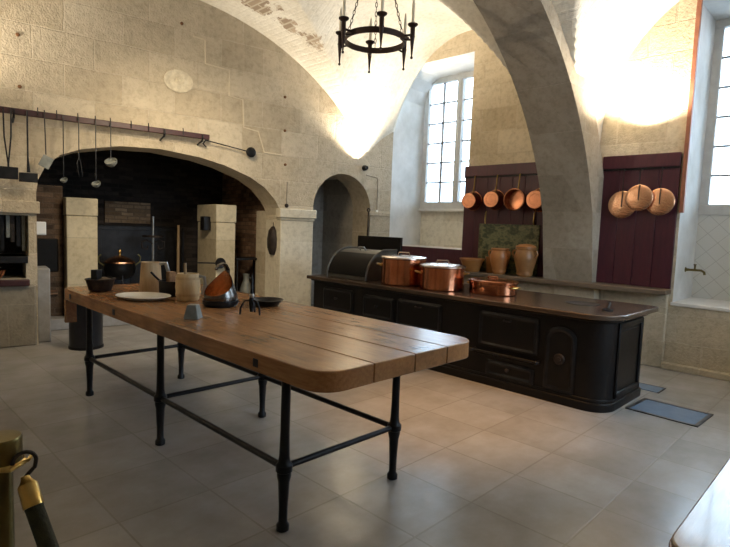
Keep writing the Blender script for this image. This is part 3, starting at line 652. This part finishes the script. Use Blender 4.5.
# ---------------------------------------------------------------- hearth wall things
def fw(name, label, cat, s, off, z, group=None): return thing(name, label, cat, FW(s, off, z), -TH, group)
t = fw('utensil_rail', 'long dark maroon wooden rail across the hearth wall', 'rail', 4.4, .15, 2.57)
MB().box(-2.0, 1.15, -.03, .02, 0, .065).build('beam', 'maroon_bar', t, .006)
for x in (-1.0, .57, 1.05):
    MB().tube([(x, .15, -.06), (x, .08, -.045), (x, -.02, -.03), (x, -.045, .01), (x, -.04, .05)], .012, 8).build('bracket', 'iron', t)
for x in (-.78, -.6, -.39, -.21, -.05, .18, .38, .8): MB().tube([(x, -.03, .10), (x, -.045, .06), (x, -.045, .01)], .006, 6).build('hook', 'iron', t)
UO = .205
def utensil(name, label, cat, s, ztop=2.62): return fw(name, label, cat, s, UO, ztop, 'iron utensils hung from the maroon rail')
t = utensil('waffle_iron', 'long double-handled iron waffle tongs at the left edge, leftmost on the rail', 'waffle iron', 5.46)
MB().tube([(-.035, 0, 0), (-.03, 0, -.3), (0, 0, -.58), (0, 0, -.62)], .008, 8).build('handle', 'iron', t); MB().tube([(.035, 0, 0), (.03, 0, -.3), (.004, 0, -.58), (.004, 0, -.62)], .008, 8).build('handle', 'iron', t)
MB().box(-.085, .09, -.018, .018, -.745, -.615).build('plates', 'iron', t, .006)
t = utensil('waffle_iron', 'iron waffle tongs with one straight handle, second from the left on the rail', 'waffle iron', 5.28)
MB().tube([(0, 0, .0), (.0, 0, -.5), (.005, 0, -.66)], [.009, .009, .018], 8).build('handle', 'iron', t)
MB().box(-.085, .09, -.018, .018, -.765, -.665).build('plates', 'iron', t, .006)
t = utensil('spatula', 'long iron spatula with a tilted square blade hanging from the rail', 'spatula', 5.11)
MB().tube([(-.01, 0, .03), (0, 0, -.45)], .006, 8).build('handle', 'iron', t)
MB(Matrix.Translation((.0, 0, -.53)) @ Matrix.Rotation(.45, 4, 'Y')).box(-.055, .055, -.004, .004, -.065, .065).build('blade', 'lead', t, .002)
def ladle(label, s, drop, r, nm='ladle'):
    t = utensil(nm, label, 'ladle', s)
    MB().tube([(0, 0, .0), (0, 0, -drop)], .0055, 8).build('handle', 'iron', t)
    MB(Matrix.Translation((.0, -.005, -drop-r*.55)) @ Matrix.Rotation(-.45, 4, 'Y') @ Matrix.Rotation(.5, 4, 'X')).lathe([(r*.05, -r*.9), (r*.5, -r*.78), (r*.88, -r*.4), (r, 0), (r*1.02, r*.15), (r*.94, r*.15), (r*.8, -r*.3), (0, -r*.7)], 20).build('bowl', 'lead', t)
ladle('small long-handled ladle hanging left of the two-pronged fork', 4.94, .69, .038)
t = utensil('fork', 'two-pronged iron fork hanging between two ladles', 'fork', 4.785)
MB().tube([(0, 0, .0), (0, 0, -.46)], .0055, 8).build('handle', 'iron', t)
for q in (-1, 1): MB().tube([(0, 0, -.45), (q*.018, 0, -.50), (q*.02+.01, 0, -.60), (q*.016+.02, 0, -.66)], [.006, .006, .005, .003], 8).build('prong', 'iron', t)
ladle('middle ladle with a cup bowl hanging right of the two-pronged fork', 4.61, .70, .050)
ladle('largest ladle, rightmost of the utensils hung on the rail', 4.45, .42, .070)
t = fw('spit_rod', 'thin iron rod ending in a round black disc, right of the maroon rail', 'spit', 2.95, .1, 2.52)
MB().tube([(-.33, 0, .05), (.28, 0, -.03)], .008, 8).build('rod', 'iron', t)
MB(Matrix.Translation((.32, 0, -.035)) @ Matrix.Rotation(PI/2, 4, 'X')).lathe([(0, -.02), (.055, -.02), (.07, -.01), (.07, .01), (.055, .02), (0, .02)], 24).build('disc', 'black', t)
MB().tube([(-.33, .0, .1), (-.33, -.02, .05), (-.36, 0, 0), (-.30, .05, -.03)], .009, 8).build('holder', 'iron', t)
t = fw('wall_plate', 'cream embossed oval plate hung high on the hearth wall', 'plate', 3.61, .0, 3.28)
mt = Matrix.Rotation(PI/2, 4, 'X')
MB().lathe([(0, .025), (.05, .022), (.055, .03), (.10, .014), (.13, .016), (.165, .03), (.172, .028), (.17, .018), (.12, .0), (0, 0)], 40, sx=1.08, sy=.82, mat4=mt).build('plate_body', 'plate_relief', t)
b = MB()
for k in range(8):
    a = k*PI/4; b.ball((.028*math.cos(a), -.028, .022*math.sin(a)), .010, 8)
b.ball((0, -.03, 0), .014, 8); b.build('relief', 'plate_relief', t)
for k, (s, z, lb) in enumerate([(2.07, 3.35, 'uppermost rusty wall stud right of the stepped stone line'), (2.06, 2.87, 'middle rusty wall stud below the vault curve'), (2.04, 2.38, 'lowest rusty wall stud beside the hearth arch'), (3.57, 4.01, 'dark iron wall stud above the oval plate'), (5.34, 3.45, 'rusty wall stud on the far left above the maroon rail'), (5.33, 2.90, 'rusty wall stud close above the left end of the maroon rail')]):
    b = MB(Matrix.Rotation(PI/2, 4, 'X')).lathe([(0, .022), (.014, .02), (.02, .012), (.02, 0), (0, 0)], 12)
    put(tag(b.build('wall_stud', 'rust'), lb, 'stud', 'iron studs in the hearth wall'), FW(s, 0, z), -TH)
t = fw('bell_pull', 'thin cord with a dark knob on the pier beside the hearth', 'cord', 2.01, .015, 1.78)
MB().tube([(0, 0, .02), (.005, 0, .35)], .006, 6).build('cord', 'cord', t); MB().ball((0, -.005, .0), .03).build('knob', 'iron_rust', t)
t = fw('wall_lamp_socket', 'small black round fitting on the wall above the passage arch', 'fitting', .59, .0, 2.47)
MB(Matrix.Rotation(PI/2, 4, 'X')).lathe([(.045, 0), (.045, .03), (.035, .07), (.03, .075), (0, .06)], 16).build('cup', 'black', t)
t = fw('wall_cable', 'thin cable down the wall beside the passage arch', 'cable', .30, .008, 1.80)
MB().tube([(-.25, 0, .56), (-.02, 0, .53), (0, 0, .47), (0, 0, .0)], .006, 6).build('wire', 'cord', t); MB().box(-.02, .02, -.012, .006, -.04, .0).build('socket', 'china', t, .003)
t = fw('fire_tongs', 'rusty iron tongs hanging on the right side of the passage arch', 'tongs', .50, .03, 1.25)
MB().tube([(0, 0, 0), (.006, 0, .25), (.012, 0, .52)], .011, 8).build('arm', 'iron_rust', t); MB().tube([(.02, 0, .02), (.018, 0, .25), (.012, 0, .52)], .009, 8).build('arm', 'iron_rust', t)
MB(Matrix.Translation((.012, 0, .54)) @ Matrix.Rotation(PI/2, 4, 'X')).lathe([(.02, -.006), (.034, -.006), (.034, .006), (.02, .006)], 16, closed=True).build('ring', 'iron_rust', t)
# inside the hearth
def ft(name, label, cat, s, d, z): return fw(name, label, cat, s, -d, z)
t = ft('hearth_pillar', 'cream square stone pillar at the left inside the hearth', 'pillar', 4.60, 1.02, .15)
MB().box(-.185, .185, -.2, .2, 0, 1.36).build('shaft', 'hearth_pillar', t, .012); MB().box(-.19, .19, -.205, .205, 1.365, 1.60).build('cap_block', 'hearth_pillar', t, .012)
t = ft('hearth_pillar', 'cream square stone pillar at the right inside the hearth', 'pillar', 2.60, 1.25, .15)
MB().box(-.155, .155, -.42, .42, 0, 1.34).build('shaft', 'hearth_pillar', t, .012); MB().box(-.165, .165, -.43, .43, 1.345, 1.62).build('cap_block', 'hearth_pillar', t, .012)
t = ft('bread_oven', 'dark brick oven block with a black mouth left of the left pillar', 'oven', 5.17, 1.3, .15)
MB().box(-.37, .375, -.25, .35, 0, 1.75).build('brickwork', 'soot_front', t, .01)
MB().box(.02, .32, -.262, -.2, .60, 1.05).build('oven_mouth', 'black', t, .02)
MB().box(-.30, .30, -.30, -.2, .30, .36).build('shelf', 'soot_brick', t, .01)
o = LB(5.05, 5.185, .12, .5, 0, .88).build('trim_15', 'hearth_step', bevel=.015); struct(o)
t = ft('white_box', 'small white box on the left jamb inside the hearth', 'box', 5.13, .2, 1.27)
MB().box(-.06, .05, -.04, .05, 0, .155).build('case', 'white_box', t, .008); MB().box(-.05, .04, -.046, -.038, .012, .143).build('front_cover', 'white_box', t, .003)
t = ft('fireback', 'large black iron fireback against the hearth back wall', 'fireback', 3.45, 2.62, .15)
MB().box(-.68, .68, -.03, .03, 0, 1.23).build('plate', 'iron', t, .01)
b = MB(); b.box(-.66, .66, -.045, -.028, 1.15, 1.21); b.box(-.66, -.6, -.045, -.028, 0, 1.2); b.box(.6, .66, -.045, -.028, 0, 1.2); b.build('border', 'iron', t, .005)
t = ft('cauldron', 'round lidded copper cauldron on a stand deep in the hearth', 'cauldron', 3.90, 1.95, .15)
MB().lathe([(.05, .38), (.14, .40), (.215, .47), (.235, .56), (.22, .63), (.225, .645), (.21, .645)], 32).build('pot_body', 'iron', t)
l = MB().lathe([(.225, .645), (.22, .67), (.16, .72), (.06, .76), (0, .765)], 32).build('lid', 'copper_bright', t)
MB().lathe([(.018, .76), (.012, .79), (.028, .82), (.02, .85), (0, .86)], 14).build('lid_knob', 'brass', l)
for q in (-1, 1): MB().tube([(q*.22, 0, .6), (q*.30, 0, .66), (q*.31, 0, .74), (q*.27, 0, .78)], .012, 8).build('handle', 'brass_dull', t)
for k in range(3):
    a = k*2*PI/3+.5; MB().tube([(.20*math.cos(a), .20*math.sin(a), .46), (.24*math.cos(a), .24*math.sin(a), .2), (.27*math.cos(a), .27*math.sin(a), 0)], .014, 8).build('leg', 'iron', t)
t = ft('firedog', 'tall ornate iron firedog with scroll arms in front of the fireback', 'firedog', 3.38, 2.0, .15)
MB().tube([(0, 0, 0), (0, 0, 1.40)], .018, 10).build('post', 'steel', t)
b = MB()
for q in (-1, 1): b.tube([(0, 0, .95), (q*.10, 0, 1.02), (q*.18, 0, .98), (q*.17, 0, .88), (q*.09, 0, .86), (q*.08, 0, .92)], .014, 8)
b.lathe([(.16, 1.06), (.17, 1.06), (.17, 1.09), (.16, 1.09)], 24, closed=True); b.build('scroll', 'iron_rust', t)
for q in (-1, 1): MB().tube([(0, 0, .2), (q*.14, -.05, .12), (q*.2, -.08, 0)], .016, 8).build('leg', 'iron', t)
for s, d, h, mt_, lb in ((3.02, 1.85, 1.27, 'tool_wood', 'pale wooden pole leaning upright in the hearth'), (2.93, 1.9, 1.22, 'iron', 'dark iron poker standing beside the pale pole in the hearth')):
    o = MB().tube([(0, 0, 0), (.01, .02, h*.5), (.02, .05, h)], [.026, .024, .02], 8).build('hearth_pole' if mt_ == 'tool_wood' else 'hearth_poker', mt_); put(tag(o, lb, 'pole' if mt_ == 'tool_wood' else 'poker'), FW(s, -d, .15), -TH)
t = ft('long_pan', 'black round pan on a horizontal rod before the right pillar', 'pan', 2.72, .75, .87)
MB(Matrix.Rotation(PI/2, 4, 'X')).lathe([(0, -.01), (.07, -.01), (.085, .015), (.08, .02), (0, .0)], 24).build('disc', 'iron', t); MB().tube([(-.07, 0, .0), (-.36, 0, .01)], .010, 8).build('handle', 'iron', t); 
t = ft('iron_box', 'small black iron box fixed on the left side of the right pillar', 'box', 2.815, 1.15, 1.36)
MB().box(-.05, .06, -.09, .09, 0, .22).build('case', 'iron', t, .006); MB().box(-.055, -.048, -.07, .07, .02, .20).build('front_cover', 'black', t, .003)
t = ft('hanging_bag', 'dark wrinkled pan cover hanging on the right jamb of the hearth', 'pan cover', 2.10, .22, 1.02)
MB().lathe([(0, 0), (.05, .02), (.085, .12), (.09, .25), (.07, .38), (.03, .44), (0, .45)], 16, sx=.9, sy=1.35).build('cover', 'iron_rust', t); MB().tube([(.0, 0, .44), (.0, 0, .5), (.03, 0, .52)], .006, 6).build('hook', 'iron', t)
t = ft('hearth_shelf', 'dark iron trestle shelf at the right side of the hearth', 'shelf', 2.14, .95, .0)
MB().box(-.30, .16, -.16, .16, .91, .945).build('board', 'iron', t, .004)
for x, y in ((-.27, -.13), (.13, -.13), (-.27, .13), (.13, .13)): MB().tube([(x, y, .15), (x, y, .91)], .014, 8).build('leg', 'iron', t)
t = ft('pewter_jug', 'rounded grey jug standing under the iron trestle shelf', 'jug', 2.23, .88, .15)
MB().lathe([(.06, 0), (.07, .01), (.10, .18), (.095, .3), (.05, .42), (.045, .50), (.06, .53), (.05, .53), (0, .45)], 24).build('jug_body', 'lead', t); MB().tube([(.05, 0, .48), (.11, 0, .44), (.12, 0, .3), (.095, 0, .2)], .010, 8).build('handle', 'lead', t)
# left niche: iron shelf, hanging strips, copper bowl, ledge
t = fw('niche_shelf', 'thick black iron shelf below the hanging blades in the left wall niche', 'shelf', 5.66, .0, .955)
MB().box(-.38, .38, -.03, .45, .0, .075).build('board', 'iron', t, .005)
for k in range(9):
    o = MB().box(-.016-.004*(k % 3), .016+.006*(k % 2), -.006, .006, -.40+.05*(k % 4), 0).build('iron_strip', ('lead', 'iron', 'iron_rust')[k % 3], bevel=.003)
    put(tag(o, ['nearest the hearth', 'second from the hearth', 'third from the hearth', 'fourth from the hearth', 'fifth from the hearth', 'sixth from the hearth', 'seventh from the hearth', 'eighth from the hearth', 'farthest from the hearth'][k] .join(['flat metal strip hanging ', ' in the left wall niche']), 'metal strip', 'metal strips hanging in the left wall niche'), FW(5.31+.05*k, -.12, 1.485), -TH)
t = fw('copper_bowl', 'copper bowl in the low opening at the left edge', 'bowl', 5.60, -.02, .776)
MB().lathe([(.04, 0), (.06, .004), (.10, .06), (.115, .10), (.118, .105), (.108, .105), (.05, .02), (0, .015)], 28).build('bowl_body', 'copper', t)
b = MB(FWM); b.box(-6.6, -5.27, -.07, .02, .70, .77); o = b.build('trim_16', 'maroon_bar', bevel=.008); struct(o)
b = MB(FWM); b.box(-6.6, -5.205, -.02, .3, 0, .70); o = b.build('trim_17', 'stone_dim', bevel=.02); struct(o)

# ---------------------------------------------------------------- chandelier
CZ = 3.30
t = thing('chandelier', 'black iron ring chandelier with six candles hanging by chains', 'chandelier', (3.81, 3.69, CZ), math.radians(-26))
MB().lathe([(.285, -.027), (.300, -.027), (.300, .027), (.285, .027)], 48, closed=True).build('ring', 'iron_brown', t)
for k in range(6):
    a = math.radians(60*k+18); d = Vector((math.cos(a), math.sin(a), 0))
    h = MB().lathe([(0, -.205), (.012, -.2), (.012, -.185), (.006, -.178), (.013, -.10), (.022, -.01), (.026, .0), (.022, .01), (.022, .085), (.03, .09), (.048, .105), (.048, .115), (.03, .118), (.016, .118), (0, .118)], 14, d*.375).build('candle_holder', 'iron_brown', t)
    MB().tube([d*.295+Vector((0, 0, .018)), d*.375+Vector((0, 0, .018))], .011, 8).build('arm', 'iron_brown', h); MB().tube([d*.295+Vector((0, 0, -.018)), d*.375+Vector((0, 0, -.03))], .009, 8).build('arm', 'iron_brown', h)
    MB().lathe([(.014, .115), (.014, .29), (.011, .31), (.007, .335), (.001, .36)], 12, d*.375).build('candle', 'candle', h)
for k in range(3):
    a = math.radians(120*k+70); p = Vector((.29*math.cos(a), .29*math.sin(a), .03)); q = Vector((.02*math.cos(a), .02*math.sin(a), .98))
    b = MB(); n = 24; ax = (q-p).normalized(); sd = ax.cross(Vector((0, 0, 1))).normalized(); up = sd.cross(ax)
    for i in range(n):
        c = p+(q-p)*((i+.5)/n); w = sd if i % 2 else up; L = (q-p).length/n*.62
        b.tube([c+ax*L*math.cos(z)+w*.011*math.sin(z) for z in [2*PI*j/8 for j in range(8)]], .0035, 5, True)
    b.build('chain', 'iron_brown', t)
MB().tube([(0, 0, .96), (0, 0, 1.09)], .012, 8).build('ceiling_rod', 'iron_brown', t)

# ---------------------------------------------------------------- floor plate, near table, rope barrier
t = thing('floor_plate', 'metal floor plate tinted with a blue window reflection, dark frame, beside the range', 'floor plate', (5.11, 1.22, 0), -.04)
MB().box(-.20, .20, -.25, .25, .0, .006).build('plate', 'vent', t); b = MB(); b.box(-.23, -.2, -.28, .28, 0, .008); b.box(.2, .23, -.28, .28, 0, .008); b.box(-.23, .23, -.28, -.25, 0, .008); b.box(-.23, .23, .25, .28, 0, .008); b.build('frame', 'vent_frame', t)
t = thing('floor_plate', 'small greyish floor hatch against the far end of the range', 'floor plate', (5.76, 1.62, 0))
MB().box(-.11, .11, -.16, .10, .0, .006).build('plate', 'vent', t); b = MB(); b.box(-.12, .12, -.17, -.16, 0, .008); b.box(.11, .12, -.17, .1, 0, .008); b.build('frame', 'vent_frame', t)
t = thing('display_table', 'glossy varnished table with reddish edge at the bottom right corner', 'table', (2.165, -.10, 0))
pl = rrect(-.94, .94, -.39, .385, .07)
MB().prism(pl, .815, .838).build('table_edge', 'table_edge', t, .004); MB().prism([(x*.996, y*.99) for x, y in pl], .836, .85).build('tabletop', 'table_gloss', t, .004)
for x in (-.84, .84):
    for y in (-.31, .31): MB().lathe([(.022, 0), (.026, .05), (.035, .6), (.038, .8), (.038, .816)], 12, (x, y, 0)).build('leg', 'table_edge', t)
t = thing('barrier_post', 'brass rope barrier post at the bottom left corner', 'barrier post', (.298, 1.55, -.0))
MB().lathe([(.15, 0), (.16, .006), (.155, .02), (.05, .035), (.026, .05)], 28).build('base', 'brass_dull', t)
MB().lathe([(.026, .04), (.026, .875)], 20).build('tube', 'brass_dull', t)
MB().lathe([(.030, .872), (.046, .878), (.047, .882), (.047, .936), (.044, .941), (0, .943)], 32).build('cap', 'brass_dull', t)
MB().lathe([(.05, .868), (.054, .872), (.054, .876), (.05, .88)], 32, closed=True).build('ring', 'brass', t)
t = thing('barrier_rope', 'dark green velvet barrier rope with a brass end hooked to the post', 'rope', (.322, 1.515, .893))
A = Vector((.012, -.005, -.02))
pts = [A+Vector((.004, -.012, -.03)), A+Vector((.012, -.055, -.095)), A+Vector((.03, -.14, -.20)), A+Vector((.07, -.29, -.33)), A+Vector((.16, -.55, -.47)), A+Vector((.30, -.95, -.56)), A+Vector((.42, -1.4, -.55)), A+Vector((.46, -1.8, -.42)), A+Vector((.46, -2.05, -.25))]
MB().tube([A+Vector((.004-.026*math.cos(q), -.008, .006+.026*math.sin(q))) for q in [PI*i/9 for i in range(10)]]+[A+Vector((.026, -.01, -.012)), A+Vector((.012, -.012, -.024)), A+Vector((.004, -.012, -.034))], .005, 8).build('hook', 'iron_rust', t)
MB().tube([pts[0], pts[0].lerp(pts[1], .12), pts[0].lerp(pts[1], .22), pts[0].lerp(pts[1], .3), pts[1]], [.010, .012, .018, .023, .024], 16).build('end_cap', 'brass', t)
MB().tube([pts[0].lerp(pts[1], .9)]+pts[1:], .021, 16).build('velvet_rope', 'velvet', t)
t = thing('barrier_rope', 'thin brass rope link running left from the barrier post', 'rope link', (.305, 1.545, .868))
MB().tube([(-.05, -.02, .004), (.0, -.058, .004), (.045, -.035, .012), (.055, -.02, .016)], .005, 8).build('link', 'brass', t)

# ---------------------------------------------------------------- light
W = bpy.data.worlds.new('sky'); bpy.context.scene.world = W; W.use_nodes = True
bg = W.node_tree.nodes['Background']; bg.inputs[0].default_value = (.63, .82, 1, 1); tg = W.node_tree.nodes.new('ShaderNodeTexCoord'); sg = W.node_tree.nodes.new('ShaderNodeSeparateXYZ'); mr = W.node_tree.nodes.new('ShaderNodeMapRange')
mr.inputs[3].default_value = 5.2; mr.inputs[4].default_value = 17
W.node_tree.links.new(tg.outputs['Generated'], sg.inputs[0]); W.node_tree.links.new(sg.outputs[2], mr.inputs[0]); W.node_tree.links.new(mr.outputs[0], bg.inputs[1])
def portal(loc, rot, sx, sy):
    l = bpy.data.lights.new('window portal', 'AREA'); l.shape = 'RECTANGLE'; l.size = sx; l.size_y = sy; l.cycles.is_portal = True
    o = bpy.data.objects.new('window_portal', l); C.objects.link(o); o.location = loc; o.rotation_euler = rot; return o
portal((7.80, 5.34, 2.98), (0, PI/2, 0), 2.2, 1.5); portal((7.80, .92, 2.96), (0, PI/2, 0), 2.3, 1.5); portal((4.5, YN-.28, 2.4), (PI/2, 0, 0), 2.2, 2.4)
def spot(loc, tgt, energy, ang, col, blend=.5, r=.06):
    l = bpy.data.lights.new('lamp_or_fill', 'SPOT'); l.energy = energy; l.spot_size = math.radians(ang); l.spot_blend = blend; l.color = col; l.shadow_soft_size = r
    o = bpy.data.objects.new('lamp_or_fill_light', l); C.objects.link(o); o.location = loc; o.rotation_euler = (Vector(tgt)-Vector(loc)).to_track_quat('-Z', 'Y').to_euler(); return o
WARM = (1, .88, .70)
spot(FW(.72, .13, 2.52), (5.7, 5.6, 4.5), 250, 118, WARM, .6)
spot((2.5, 4.7, 3.1), FW(3.4, -.6, 1.2), 170, 110, (1, .82, .56), 1., .3)  # added fill spot without a fitting, brightens the hearth and its wall
spot((6.60, 2.12, 2.72), (6.25, 2.05, 4.6), 200, 150, WARM)
spot((3.75, 2.5, 4.1), (3.75, 2.5, 0), 380, 42, (1, .48, .10), 1.0)
spot((.2, 6.6, 2.5), (1.3, 5.6, 4.5), 200, 130, WARM, .6)  # added uplight out of view, lifts the upper left hearth wall


# ---------------------------------------------------------------- camera
R3 = ((0.6994264903, -0.0356087311, 0.7138169253), (-0.7137257238, -0.0870532193, 0.6949944807), (0.0373921898, -0.9955670521, -0.0863021950))
cam = bpy.data.cameras.new('camera'); co = bpy.data.objects.new('camera', cam); C.objects.link(co)
cam.sensor_width = 36; cam.lens = 531/730*36; cam.clip_start = .05
mw = Matrix(((R3[0][0], -R3[0][1], -R3[0][2], 0), (R3[1][0], -R3[1][1], -R3[1][2], 0), (R3[2][0], -R3[2][1], -R3[2][2], 1.5), (0, 0, 0, 1)))
co.matrix_world = mw
sc = bpy.context.scene; sc.camera = co
sc.view_settings.view_transform = 'Standard'; sc.view_settings.look = 'None'; sc.view_settings.gamma = 1; sc.view_settings.use_curve_mapping = False
sc.view_settings.exposure = .48
